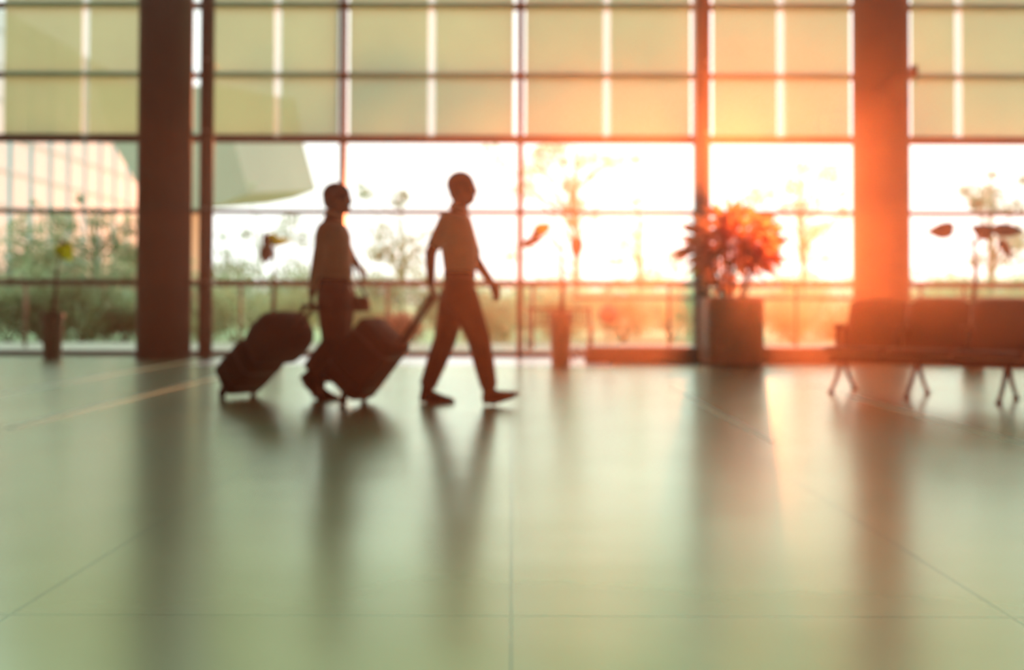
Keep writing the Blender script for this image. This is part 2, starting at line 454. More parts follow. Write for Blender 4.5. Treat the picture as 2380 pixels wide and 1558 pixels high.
# leaning wing
b = NB(); pg = [(262, 332), (330, 448), (440, 488), (512, 474), (577, 450), (545, 332), (520, 200), (225, 200)]
fr_ = [b.verts.new(P(x, y, 48)) for x, y in pg]; bk = [b.verts.new(P(x, y, 48) + Vector((1.5, 9, 1.2))) for x, y in pg]
b.faces.new(fr_); b.faces.new(list(reversed(bk)))
for i in range(len(pg)): b.faces.new((fr_[i], bk[i], bk[(i + 1) % len(pg)], fr_[(i + 1) % len(pg)]))
e = empty('roof_wing', P(420, 400, 48), 'large slanting grey-green roof wing beyond the left column', 'roof')
obj('roof_shell', b, M['wing'], e)
b = NB(); q = P(430, 470, 52); box(b, (q.x - .7, 51, -.2), (q.x + .7, 53, q.z + .6)); obj('support_pier', b, M['wing'], e)

# ------------------------------------------------------------------ foliage
def leaf_quads(verts, faces, c, n, rad, size, flat=1.0):
    for _ in range(n):
        while True:
            q = Vector((random.uniform(-1, 1), random.uniform(-1, 1), random.uniform(-1, 1)))
            if q.length < 1: break
        p = c + Vector((q.x * rad, q.y * rad, q.z * rad * flat))
        a = Vector((random.gauss(0, 1), random.gauss(0, 1), random.gauss(0, .6))).normalized()
        x, y = frame_for(a); s = size * random.uniform(.6, 1.3)
        i = len(verts)
        verts += [p - a * s, p + x * s * .38 + y * s * .08, p + a * s, p - x * s * .38 + y * s * .08]
        faces += [(i, i + 1, i + 2), (i, i + 2, i + 3)]

def foliage(name, clumps, size, m, parent):
    vs, fs = [], []
    for c, n, r, fl in clumps: leaf_quads(vs, fs, Vector(c), n, r, size, fl)
    me = bpy.data.meshes.new(name); me.from_pydata([tuple(v) for v in vs], [], fs)
    return link(name, me, m, parent)

def tree(px, D, clumps, label, m, trunk_top, size=.10, r=.09, dens=1.0, group='thin trees beyond the railing', lean=0):
    """clumps: (px, py, radius in px, leaves) in the crown; branches run to each from the trunk"""
    base = P(px, HOR, D); base.z = -.15
    e = empty('tree', base, label, 'tree', group)
    top = P(px + lean, trunk_top, D)
    b = NB(); mid = base.lerp(top, .5) + Vector((.08, 0, 0))
    tube(b, [base, mid, top], [r, r * .75, r * .35], 8); obj('trunk', b, M['bark'], e, True)
    b = NB(); cl = []
    for (cx_, cy_, rp, n) in clumps:
        c = P(cx_, cy_, D) + Vector((0, random.uniform(-1, 1) * .8, 0)); rad = rp * D / F
        t = random.uniform(.45, .95); st = base.lerp(top, t)
        if st.z > c.z: st = base.lerp(top, max(.25, (c.z - base.z) / (top.z - base.z) * .75))
        tube(b, [st, st.lerp(c, .5) + Vector((0, 0, .12)), c], [r * .35, r * .22, r * .1], 5)
        cl.append((c, int(n * dens * 2.5), rad * 1.1, .8))
    obj('branches', b, M['bark'], e, True)
    foliage('foliage', cl, size, m, e)

def scat(cx_, cy_, w_, h_, n, rp, lv):
    return [(random.gauss(cx_, w_ / 2.4), random.gauss(cy_, h_ / 2.4), rp * random.uniform(.6, 1.3), lv) for _ in range(n)]

tree(1335, 27, [(1250, 385, 30, 75), (1280, 360, 30, 60), (1370, 370, 32, 70), (1430, 375, 30, 45), (1480, 365, 20, 24), (1330, 430, 25, 55), (1340, 470, 22, 55), (1230, 440, 26, 30),
                (1160, 380, 24, 22), (1140, 350, 16, 16), (1180, 440, 24, 20), (1150, 560, 26, 20), (1190, 590, 26, 22), (1300, 350, 20, 30), (1390, 500, 18, 14)] + scat(1300, 400, 150, 90, 8, 16, 14),
     'tall thin tree with spreading crown behind the slim pot', M['tree_b'], 340, .09, .10)
tree(1482, 25, [(1480, 470, 20, 22), (1440, 570, 24, 26), (1420, 605, 22, 28), (1470, 545, 24, 22), (1530, 640, 34, 60), (1560, 610, 24, 36), (1490, 600, 16, 18)] + scat(1490, 560, 90, 80, 5, 14, 10),
     'short sparse tree left of the planter bush', M['tree_b'], 480, .085, .06)
tree(1862, 26, [(1850, 400, 22, 34), (1908, 405, 34, 75), (1790, 445, 34, 60), (1830, 435, 26, 50), (1750, 460, 24, 30), (1880, 470, 30, 36), (1930, 540, 26, 30), (1900, 590, 28, 34), (1870, 550, 26, 30), (1960, 500, 24, 26), (1940, 600, 26, 26)] + scat(1880, 520, 120, 130, 8, 16, 14),
     'thin pale tree left of the right column', M['tree_b'], 430, .09, .08)
tree(2300, 25, [(2300, 410, 14, 16), (2270, 440, 22, 42), (2330, 445, 30, 80), (2355, 425, 20, 42), (2250, 472, 22, 50), (2300, 480, 26, 44), (2370, 480, 26, 46), (2330, 560, 40, 70), (2345, 600, 36, 60), (2290, 600, 32, 55), (2375, 560, 30, 50), (2250, 480, 15, 28)],
     'leafy tree at the far right behind the seats', M['tree_a'], 430, .095, .09)
tree(932, 26, [(850, 450, 20, 34), (835, 430, 12, 14), (935, 470, 22, 36), (945, 460, 14, 22), (890, 540, 28, 40), (940, 560, 30, 42), (900, 590, 32, 48), (985, 570, 28, 36), (860, 585, 26, 32), (960, 610, 32, 50), (1010, 540, 20, 18)] + scat(920, 560, 110, 80, 8, 18, 16),
     'thin tree between the two walkers', M['tree_a'], 480, .09, .06)
tree(600, 24, [(520, 550, 16, 14), (580, 545, 14, 18), (535, 590, 20, 26), (690, 520, 26, 42), (665, 540, 22, 30), (710, 560, 26, 36), (560, 620, 30, 50), (600, 630, 30, 50), (680, 620, 32, 52), (520, 630, 26, 44), (600, 440, 14, 6)],
     'sparse young tree left of the first walker', M['tree_a'], 500, .085, .05)
tree(215, 22, [(90, 560, 55, 120), (180, 590, 55, 130), (270, 560, 45, 110), (20, 550, 45, 90), (120, 500, 30, 40), (215, 470, 10, 20), (75, 470, 8, 8), (40, 520, 28, 50), (110, 530, 30, 60), (180, 520, 30, 70), (230, 510, 30, 70), (290, 520, 30, 70), (60, 580, 34, 60), (140, 580, 36, 70), (240, 570, 36, 90), (290, 590, 32, 80), (20, 600, 30, 60), (200, 620, 36, 80), (100, 625, 36, 80), (300, 640, 30, 70)],
     'wide leafy tree behind the slim pot at the far left', M['tree_a'], 480, .085, .09)

# shrubs
ps = empty  # alias
def shrub(px, D, h, wd, m, label, n=900, size=.07):
    base = P(px, HOR, D); base.z = -.12
    e = empty('shrub', base, label, 'shrub', 'shrubs beyond the railing')
    b = NB()
    for i in range(5):
        a = random.uniform(0, 2 * PI); tip = base + Vector((math.cos(a) * wd * .3, math.sin(a) * wd * .3, h * .7))
        tube(b, [base, base.lerp(tip, .5) + Vector((0, 0, .05)), tip], [.03, .02, .008], 5)
    obj('stems', b, M['bark'], e, True)
    cl = []
    for i in range(9):
        a = random.uniform(0, 2 * PI); q = random.uniform(0, .5) * wd
        cl.append((base + Vector((math.cos(a) * q, math.sin(a) * q * .6, h * random.uniform(.25, .8))), n // 9, wd * random.uniform(.22, .34), .8))
    foliage('foliage', cl, size, m, e)
L_ = ['low', 'rounded', 'loose', 'ragged', 'spreading']
shr = [(20, 20, 1.15, 1.9, 'bush_a', 'dark olive shrub at the far left edge'), (95, 20.5, 1.3, 1.6, 'bush_a', 'dark olive shrub behind the slim pot at the far left'),
       (190, 20, 1.2, 1.7, 'bush_a', 'dark loose shrub left of the left column'), (290, 21, 1.25, 1.6, 'bush_a', 'dark olive shrub touching the left column'),
       (55, 22.5, 1.6, 2.0, 'tree_a', 'taller grey-green shrub behind the dark ones, far left'), (150, 22.3, 1.55, 2.0, 'bush_a', 'tall olive shrub behind the yellow leafed plant'), (250, 22.8, 1.6, 2.1, 'tree_a', 'taller grey-green shrub left of the left column'),
       (430, 21, 1.1, 1.6, 'bush_a', 'olive shrub in the gap by the left post'), (545, 20, 1.15, 1.7, 'bush_b', 'straw coloured shrub above the black suitcase'), (690, 22, 1.1, 1.7, 'bush_b', 'straw coloured shrub behind the first walker'),
       (850, 21, .85, 1.5, 'bush_b', 'low straw shrub in front of the first walker'), (945, 19.9, .62, 1.2, 'bush_c', 'small rust red shrub between the two walkers'),
       (1090, 21, .9, 1.7, 'bush_b', 'straw shrub behind the legs of the second walker'), (1170, 22, 1.1, 1.6, 'bush_b', 'straw shrub right of the second walker'),
       (1300, 23, 1.15, 1.9, 'bush_b', 'pale shrub behind the garden bench'), (1450, 22, .95, 2.0, 'bush_b', 'pale shrub right of the globe lamp'), (1560, 23, 1.3, 1.9, 'tree_b', 'pale green shrub left of the planter'),
       (1700, 22, 1.1, 1.9, 'bush_b', 'pale shrub right behind the planter'), (1840, 22, 1.0, 1.8, 'bush_b', 'yellowish shrub right of the planter'), (1930, 24, .9, 1.8, 'bush_b', 'yellowish shrub left of the right column'),
       (2060, 23, 1.0, 1.9, 'bush_b', 'shrub hidden behind the right column'), (2190, 24, 1.75, 1.9, 'tree_b', 'pale bushy shrub right of the right column'), (2350, 23, 1.5, 2.0, 'tree_a', 'tall shrub at the far right edge')]
far = [(-60, 2.7), (60, 2.9), (165, 2.6), (265, 2.8), (390, 2.3), (520, 2.1), (610, 2.2), (700, 1.9), (800, 2.0), (905, 2.1), (1010, 1.9), (1110, 2.0), (1215, 1.7), (1320, 1.75), (1425, 1.65), (1540, 1.9), (1650, 1.7), (1760, 1.75), (1880, 1.8), (2000, 1.7), (2110, 1.6), (2210, 2.0), (2330, 1.9), (2440, 2.0)]
nearby = ['at the far left edge', 'behind the far left pot', 'behind the yellow leaf', 'left of the left column', 'behind the left column', 'right of the left post', 'behind the second pot plant', 'left of the first walker', 'behind the first walker',
          'right of the first walker', 'left of the taller walker', 'behind the taller walker', 'at the slim mullion', 'behind the garden bench', 'behind the globe lamp', 'left of the planter', 'behind the planter', 'right of the planter',
          'left of the right column', 'at the left side of the right column', 'at the right side of the right column', 'behind the broad-leafed plant', 'at the far right', 'at the very right edge']
for (px, h), nb_ in zip(far, nearby): shr.append((px, random.uniform(33, 37), h, 3.1, 'bush_a' if px < 150 else ('tree_a' if px < 1100 else 'tree_b'), 'distant hedge bush ' + nb_))
for (px, D, h, wd, mk, lb) in shr: shrub(px, D, h, wd, M[mk], lb, 2600, .062 if D < 30 else .12)

# ------------------------------------------------------------------ potted plants
def pot(e, x, D, wt, wb, h, m):
    b = NB(); n = 24
    prof = [(wb / 2, 0), (wb / 2 + .004, .01), (wt / 2 - .01, h * .9), (wt / 2, h * .92), (wt / 2, h), (wt / 2 - .025, h), (wt / 2 - .03, h - .05)]
    rings = [ring(b, Vector((x, D, z)), Vector((r, 0, 0)), Vector((0, r, 0)), n) for r, z in prof]; loft(b, rings)
    obj('pot', b, m, e, True)
    b = NB(); tube(b, [(x, D, h - .055), (x, D, h - .035)], wt / 2 - .028, 20); obj('soil', b, M['soil'], e)

def big_leaf(b, c, tip_dir, nrm, ln, wd):
    """heart shaped leaf, c is its centre"""
    u = Vector(tip_dir).normalized(); nn = Vector(nrm); nn = (nn - u * nn.dot(u)).normalized(); s = u.cross(nn)
    outl = [(-.36, 0), (-.5, .16), (-.46, .36), (-.25, .5), (0, .48), (.22, .34), (.4, .16), (.55, 0)]
    mid = []; L = []; Rr = []
    for (a, h) in outl:
        drop = -.18 * ln * (a + .1) ** 2
        mid.append(b.verts.new(c + u * a * ln + nn * drop))
        L.append(b.verts.new(c + u * a * ln + s * h * wd + nn * (drop + .10 * wd * h)) if h > 0 else mid[-1])
        Rr.append(b.verts.new(c + u * a * ln - s * h * wd + nn * (drop + .10 * wd * h)) if h > 0 else mid[-1])
    for i in range(len(outl) - 1):
        for side in (L, Rr):
            q = [mid[i], mid[i + 1], side[i + 1], side[i]]
            q2 = []
            for v in q:
                if v not in q2: q2.append(v)
            if len(q2) > 2: b.faces.new(q2)

def thicken(o, t=.003):
    md = o.modifiers.new('thickness', 'SOLIDIFY'); md.thickness = t

def elephant_ear(px, D, wt, h, trunk, leaves, label, mpot):
    x = P(px, 780, D).x
    e = empty('potted_plant', (x, D, 0), label, 'plant', 'tall potted plants along the window')
    pot(e, x, D, wt, wt * .74, h, mpot)
    b = NB(); pts = [Vector((x, D, h - .06))] + [P(a, c_, D) for a, c_ in trunk]
    n = len(pts); tube(b, pts, [.034 - .022 * i / (n - 1) for i in range(n)], 10); obj('trunk', b, M['stem'], e, True)
    top = pts[-1]
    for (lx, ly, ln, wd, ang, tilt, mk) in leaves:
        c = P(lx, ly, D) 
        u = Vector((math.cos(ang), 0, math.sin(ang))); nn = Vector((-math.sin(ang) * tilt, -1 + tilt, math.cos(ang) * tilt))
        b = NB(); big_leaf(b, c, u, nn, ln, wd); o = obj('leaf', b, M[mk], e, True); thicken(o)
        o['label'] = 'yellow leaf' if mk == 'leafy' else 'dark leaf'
        st = c - u * ln * .36
        b = NB(); tube(b, [top - Vector((0, 0, .05)), top.lerp(st, .45) + Vector((0, 0, .10)), st], [.010, .007, .005], 6); obj('leaf_stalk', b, M['petiole'], e, True)
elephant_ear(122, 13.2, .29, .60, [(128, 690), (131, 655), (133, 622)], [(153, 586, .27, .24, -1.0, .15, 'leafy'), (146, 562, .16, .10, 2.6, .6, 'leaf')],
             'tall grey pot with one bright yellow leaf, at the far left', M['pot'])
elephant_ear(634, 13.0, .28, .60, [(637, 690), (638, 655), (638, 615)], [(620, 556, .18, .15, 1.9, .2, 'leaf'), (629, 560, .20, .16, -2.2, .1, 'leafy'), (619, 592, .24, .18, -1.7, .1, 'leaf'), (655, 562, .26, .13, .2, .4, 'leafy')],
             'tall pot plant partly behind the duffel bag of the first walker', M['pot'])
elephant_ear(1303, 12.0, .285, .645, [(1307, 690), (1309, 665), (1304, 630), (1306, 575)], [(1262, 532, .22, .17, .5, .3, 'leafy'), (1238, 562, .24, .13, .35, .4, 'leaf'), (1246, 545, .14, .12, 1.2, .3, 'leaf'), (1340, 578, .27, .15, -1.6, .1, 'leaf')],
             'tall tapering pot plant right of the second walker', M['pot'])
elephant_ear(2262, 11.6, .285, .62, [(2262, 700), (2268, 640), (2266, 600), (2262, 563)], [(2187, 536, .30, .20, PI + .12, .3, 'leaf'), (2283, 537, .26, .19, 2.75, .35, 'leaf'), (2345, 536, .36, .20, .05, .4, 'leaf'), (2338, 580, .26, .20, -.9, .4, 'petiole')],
             'tall pot plant with broad drooping leaves behind the row of seats', M['pot'])

# big planter bush
PX0, PX1, PD = P(1648, 848, 11.85).x, P(1776, 848, 11.85).x, 11.85
ph = P(1700, 692, PD).z; pcx = (PX0 + PX1) / 2; pw = PX1 - PX0; pcy = PD + pw / 2
e = empty('planter', (pcx, pcy, 0), 'large square planter with a dense spiky leafed bush', 'planter')
b = NB(); box(b, (PX0, PD, .025), (PX1, PD + pw, ph), bev=.012)
obj('planter_box', b, M['planter'], e)
b = NB(); box(b, (PX0 + .03, PD + .03, 0), (PX1 - .03, PD + pw - .03, .03)); obj('plinth_foot', b, M['steel'], e)
b = NB(); box(b, (PX0 + .03, PD + .03, ph - .01), (PX1 - .03, PD + pw - .03, ph + .006)); obj('soil', b, M['soil'], e)
fc = P(1700, 566, pcy); fc.y = pcy
stems = NB(); lv = NB(); lvy = NB()
def pleaf(b, p, d, ln, wd, droop=.2):
    x, y = frame_for(d); x = Matrix.Rotation(random.uniform(-1.5, 1.5), 3, d) @ x; n = d.cross(x).normalized()
    segs = [(0, .12), (.25, .75), (.5, 1.0), (.75, .6), (1, 0)]
    M_, Lf, Rt = [], [], []
    for t, wq in segs:
        c = p + d * (ln * t) + Vector((0, 0, -droop * ln * t * t))
        m0 = b.verts.new(c); M_.append(m0)
        if wq > 0:
            Lf.append(b.verts.new(c + x * wd * wq / 2 + n * wd * .12)); Rt.append(b.verts.new(c - x * wd * wq / 2 + n * wd * .12))
        else: Lf.append(m0); Rt.append(m0)
    for i in range(len(segs) - 1):
        if Lf[i + 1] is M_[i + 1]:
            b.faces.new((M_[i], M_[i + 1], Lf[i])); b.faces.new((M_[i], Rt[i], M_[i + 1]))
        else:
            b.faces.new((M_[i], M_[i + 1], Lf[i + 1], Lf[i])); b.faces.new((M_[i], Rt[i], Rt[i + 1], M_[i + 1]))
for i in range(11):
    a = 2 * PI * i / 11; r = random.uniform(.05, .2)
    s0 = Vector((pcx + math.cos(a) * r, pcy + math.sin(a) * r, ph))
    s1 = fc + Vector((math.cos(a) * .3, math.sin(a) * .3, random.uniform(-.1, .3)))
    tube(stems, [s0, s0.lerp(s1, .5) + Vector((math.cos(a) * .06, math.sin(a) * .06, 0)), s1], [.016, .012, .008], 6)
NL = 540
for i in range(NL):
    zq = 1 - 2 * (i + .5) / NL; th = i * 2.39996
    d = Vector((math.cos(th) * math.sqrt(1 - zq * zq), math.sin(th) * math.sqrt(1 - zq * zq), zq))
    if d.z < -.72: continue
    rr_ = random.choice((.10, .2, .28, .34, .38))
    p = fc + Vector((d.x * rr_ * 1.26, d.y * rr_ * 1.1, d.z * rr_ * 1.0))
    dd = (d + Vector((random.uniform(-.45, .45), random.uniform(-.45, .45), random.uniform(-.3, .45)))).normalized()
    ln = random.uniform(.17, .26)
    pleaf(lv, p, dd, ln, ln * random.uniform(.36, .5))
for i in range(90):                                        # low shoots over the planter's rim
    p = P(random.uniform(1630, 1705), random.uniform(625, 680), pcy + random.uniform(-.2, .2))
    dd = Vector((random.uniform(-1, .7), random.uniform(-.8, .8), random.uniform(-.1, .9))).normalized(); ln = random.uniform(.13, .19)
    pleaf(lv, p - dd * ln * .5, dd, ln, ln * .42)
for (tx, ty, ln, wd) in ((1556, 588, .30, .12), (1850, 607, .34, .07), (1578, 520, .2, .08), (1690, 452, .22, .06), (1722, 456, .2, .06), (1830, 550, .2, .09), (1812, 512, .2, .06), (1602, 490, .2, .09)):
    tp_ = P(tx, ty, pcy); d = (tp_ - fc).normalized(); d = (d * 1 + Vector((0, 0, .05))).normalized(); pleaf(lv, tp_ - d * ln, d, ln, wd, .0)
for (tx, ty, dx, dz, ln) in ((1605, 640, -.8, -.6, .17), (1800, 668, .6, -.8, .16), (1578, 590, -1, -.2, .13)):
    d = Vector((dx, -.3, dz)).normalized(); pleaf(lvy, P(tx, ty, pcy) - d * ln, d, ln, .09, .05)
obj('stems', stems, M['stem'], e, True)
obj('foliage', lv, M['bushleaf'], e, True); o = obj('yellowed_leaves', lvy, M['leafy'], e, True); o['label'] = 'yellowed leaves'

# ------------------------------------------------------------------ row of seats
A0 = Vector((P(1975, 905, 8.66).x, 8.66, 0)); A1 = Vector((P(2343, 925, 7.85).x, 7.85, 0))
rowd = (A1 - A0).normalized(); face = Vector((rowd.y, -rowd.x, 0))       # toward the camera, left
if face.y > 0: face = -face
UPV = Vector((0, 0, 1))
def RL(a, f, z): return A0 + rowd * a + face * f + UPV * z
def rbox(b, a0, a1, f0, f1, z0, z1, bev=0.0):
    vs = box(b, (0, 0, 0), (1, 1, 1))
    for v in vs: v.co = RL(a0 + (a1 - a0) * v.co.x, f0 + (f1 - f0) * v.co.y, z0 + (z1 - z0) * v.co.z)
    if bev: bmesh.ops.bevel(b, geom=list({e_ for v in vs for e_ in v.link_edges}), offset=bev, segments=2, affect='EDGES')
def panel(b, a0, a1, prof, th, crown=.03, n=10):
    """curved padded shell: prof = (forward, height) up its middle line, swept across a0..a1"""
    rows2 = []
    for (f, z, up_) in prof:
        rw = []
        for i in range(n + 1):
            t = i / n; q = 1 - (2 * t - 1) ** 2
            rw.append(RL(a0 + (a1 - a0) * t, f - .02 * q, z + (crown * (q ** .6) if up_ else 0)))
        rows2.append(rw)
    F_ = [[b.verts.new(p) for p in rw] for rw in rows2]
    off = []
    for j in range(len(prof)):
        j0, j1 = max(0, j - 1), min(len(prof) - 1, j + 1)
        df, dz = prof[j1][0] - prof[j0][0], prof[j1][1] - prof[j0][1]
        L = math.hypot(df, dz); off.append(face * (-dz / L) * -1 * -th + UPV * (df / L) * -th * -1)
    B_ = [[b.verts.new(p + off[j] * 1.0) for p in rw] for j, rw in enumerate(rows2)]
    m_, k_ = len(prof), n + 1
    for j in range(m_ - 1):
        for i in range(n):
            b.faces.new((F_[j][i], F_[j][i + 1], F_[j + 1][i + 1], F_[j + 1][i])); b.faces.new((B_[j][i], B_[j + 1][i], B_[j + 1][i + 1], B_[j][i + 1]))
        b.faces.new((F_[j][0], F_[j + 1][0], B_[j + 1][0], B_[j][0])); b.faces.new((F_[j][n], B_[j][n], B_[j + 1][n], F_[j + 1][n]))
    for i in range(n):
        b.faces.new((F_[0][i], B_[0][i], B_[0][i + 1], F_[0][i + 1])); b.faces.new((F_[-1][i], F_[-1][i + 1], B_[-1][i + 1], B_[-1][i]))
e = empty('bench_seating', A0, 'row of joined dark padded seats on splayed metal legs at the right', 'seating')
SW, SG = .49, .022
na = 5
for i in range(na):
    a0 = -.05 + i * (SW + SG)
    if i == 1: pass
    b = NB(); panel(b, a0, a0 + SW, [(.02, .30, 0), (-.02, .42, 0), (-.07, .56, 0), (-.12, .68, 0), (-.15, .765, 1)], .045)
    s = obj('backrest', b, M['seat'], e, True)
    b = NB(); panel(b, a0, a0 + SW, [(.46, .36, 0), (.44, .385, 0), (.36, .40, 0), (.2, .385, 0), (.05, .37, 0)], .06, 0); obj('seat', b, M['seat'], e, True)
for i in range(na + 1):
    a = -.058 + i * (SW + SG)
    b = NB()
    rbox(b, a - .02, a + .02, -.05, .12, .31, .545, .012)
    ar = obj('armrest', b, M['chrome' if i == 9 else 'seat'], e, True)
    b = NB(); rbox(b, a - .026, a + .026, -.055, .13, .545, .57, .008); obj('arm_pad', b, M['seat'], ar)
    b = NB(); ball(b, RL(a, .13, .37) - rowd * .0 + face * .085, .028, 12); c_ = obj('end_cap', b, M['bracket'], ar, True); c_['label'] = 'bright metal end cap'
b = NB(); rbox(b, -.1, -.08 + na * (SW + SG) + .03, .12, .19, .255, .325, .01); obj('beam', b, M['seat'], e)
for a in (0.0, .62, 1.30, 1.9, 2.45):
    for sgn in (-1, 1):
        b = NB(); tube(b, [RL(a, .155 + sgn * .02, .28), RL(a, .155 + sgn * .13, .13), RL(a, .155 + sgn * .26, .02)], [.02, .018, .016], 8)
        lg = obj('leg', b, M['seat'], e, True)
        b = NB(); tube(b, [RL(a, .155 + sgn * .26, 0), RL(a, .155 + sgn * .26, .022)], .026, 10); obj('foot_pad', b, M['rubber'], lg, True)

# ------------------------------------------------------------------ luggage
def bag_frame(axle, yaw, tilt):
    h = Vector((math.cos(yaw), math.sin(yaw), 0)); ax = h * math.cos(tilt) + UPV * math.sin(tilt)   # up the bag
    pr = -h * math.sin(tilt) + UPV * math.cos(tilt)                                                # toward its upper side
    sd_ = Vector((-math.sin(yaw), math.cos(yaw), 0))
    return lambda a, p, s: axle + ax * a + pr * p + sd_ * s
def rounded_slab(b, T, a0, a1, p0, p1, w_, pw=.35, n=28, taper=.97):
    """super-elliptic body: cross sections across the bag's length"""
    cp, hp = (p0 + p1) / 2, (p1 - p0) / 2
    L = a1 - a0; rings = []
    for t, s in ((0, .90), (.02, .96), (.06, 1), (.5, 1.0), (.92, 1), (.975, .95), (1, .86)):
        c = T(a0 + L * t, cp, 0); A = T(a0 + L * t, cp + hp * s, 0) - c; B_ = T(a0 + L * t, cp, w_ / 2 * s) - c
        rings.append(ring(b, c, A, B_, n, pw))
    loft(b, rings)
def suitcase(axle, yaw, tilt, H, T0, T1, W, label, hand, hlen=None):
    T = bag_frame(axle, yaw, tilt)
    e = empty('suitcase', axle - Vector((0, 0, axle.z)), label, 'suitcase', 'wheeled suitcases')
    b = NB(); rounded_slab(b, T, .045, H, T0, T1, W); obj('shell', b, M['case'], e, True)
    b = NB()
    for a in (.16, H - .1):
        cp, hp = (T0 + T1) / 2, (T1 - T0) / 2 + .004; c0 = T(a, cp, 0)
        r1 = ring(b, T(a - .01, cp, 0), T(a, cp + hp, 0) - c0, T(a, cp, W / 2 + .004) - c0, 28, .35)
        r2 = ring(b, T(a + .01, cp, 0), T(a, cp + hp, 0) - c0, T(a, cp, W / 2 + .004) - c0, 28, .35); loft(b, [r1, r2])
    obj('strap', b, M['casetrim'], e, True)
    b = NB(); tube(b, [T(H * .45, T1 + .0, 0), T(H * .47, T1 + .028, 0), T(H * .63, T1 + .028, 0), T(H * .65, T1, 0)], .012, 8); obj('grab_handle', b, M['casetrim'], e, True)
    for s in (-1, 1):
        b = NB(); tube(b, [T(0, 0, s * W * .42 - .014), T(0, 0, s * W * .42 + .014)], .032, 16); wl = obj('wheel', b, M['rubber'], e, True)
        b = NB(); tube(b, [T(0, 0, s * W * .42 - .024), T(0, 0, s * W * .42 + .024)], .012, 8)
        tube(b, [T(0, 0, s * W * .42 - .022), T(.075, .03, s * W * .42 - .022)], .014, 6); tube(b, [T(0, 0, s * W * .42 + .022), T(.075, .03, s * W * .42 + .022)], .014, 6)
        obj('wheel_fork', b, M['casetrim'], wl, True)
        b = NB(); tube(b, [T(.05, T1 - .03, s * W * .36), T(.012, T1 - .03, s * W * .36)], [.02, .014], 8); obj('foot', b, M['casetrim'], e, True)
    hs = T(H - .03, T0 + .03, 0)
    sd_ = (T(0, 0, 1) - T(0, 0, 0))
    for s in (-1, 1):
        b = NB(); tube(b, [hs + sd_ * s * .045, hand + sd_ * s * .045], .016, 8); obj('pull_rod', b, M['handle'], e, True)
    b = NB(); tube(b, [hand - sd_ * .075, hand + sd_ * .075], .016, 12); obj('pull_grip', b, M['casetrim'], e, True)
    return T, e
# ------------------------------------------------------------------ people
def remesh(name, bm, vox, m, parent, smooth_it=6):
    bmesh.ops.recalc_face_normals(bm, faces=bm.faces)
    me = bpy.data.meshes.new('tmp'); bm.to_mesh(me); bm.free()
    t = bpy.data.objects.new('tmp', me); C.objects.link(t)
    r = t.modifiers.new('r', 'REMESH'); r.mode = 'VOXEL'; r.voxel_size = vox
    if smooth_it:
        s = t.modifiers.new('s', 'SMOOTH'); s.factor = .5; s.iterations = smooth_it
    dg = bpy.context.evaluated_depsgraph_get()
    m2 = bpy.data.meshes.new_from_object(t.evaluated_get(dg))
    bpy.data.objects.remove(t); bpy.data.meshes.remove(me)
    m2.name = name
    return link(name, m2, m, parent, True)

def hand(bm, wrist, d, back, sc=1.0, curl=.5, thumb=1):
    """wrist -> fingers along d; back = direction out of the back of the hand"""
    d = d.normalized(); back = (back - d * back.dot(d)).normalized(); s = d.cross(back) * thumb
    pl = .088 * sc
    for k_ in range(4):                                                    # palm from four metacarpals
        o_ = (k_ - 1.5) * .0195 * sc
        capsule(bm, wrist + s * o_ * .6, wrist + d * pl + s * o_, .0145 * sc, .0125 * sc, 8)
    lens = [.068, .078, .073, .056]
    for k_ in range(4):
        o_ = (1.5 - k_) * .0205 * sc; p = wrist + d * pl + s * o_; dir_ = (d + s * (1.5 - k_) * .05).normalized()
        for j, fr2 in enumerate((.45, .32, .25)):
            ca = curl * (.7 + .25 * j) + .05 * k_
            ax = dir_.cross(back).normalized()
            dir_ = (Matrix.Rotation(-ca, 3, ax) @ dir_).normalized()
            if (dir_ - d).dot(back) > 0.0: dir_ = (Matrix.Rotation(2 * ca, 3, ax) @ dir_).normalized()
            q = p + dir_ * lens[k_] * fr2 * sc
            capsule(bm, p, q, (.0088 - .0007 * j) * sc, (.0082 - .0007 * j) * sc, 8); p = q
    p = wrist + d * .022 * sc + s * .028 * sc
    for (u_, l_, r_) in (((d * .6 + s * .75 - back * .25), .040, .0125), ((d * .85 + s * .35 - back * .4), .032, .0105), ((d * .9 + s * .1 - back * .5), .024, .009)):
        q = p + u_.normalized() * l_ * sc; capsule(bm, p, q, r_ * sc, r_ * .9 * sc, 8); p = q

def ell(bm, c, rx, ry, rz, seg=20, rot=None): ball(bm, c, 1.0, seg, (rx, ry, rz), rot)

def torso(bm, secs, D, inf=0.0):
    """secs: (px_left, px_right, py, lateral half width)"""
    rings = []
    for (a, c_, py, hw) in secs:
        p0, p1 = P(a, py, D), P(c_, py, D)
        rings.append(ring(bm, (p0 + p1) / 2, Vector(((p1.x - p0.x) / 2 + inf, 0, 0)), Vector((0, hw + inf, 0)), 24, .85))
    loft(bm, rings)

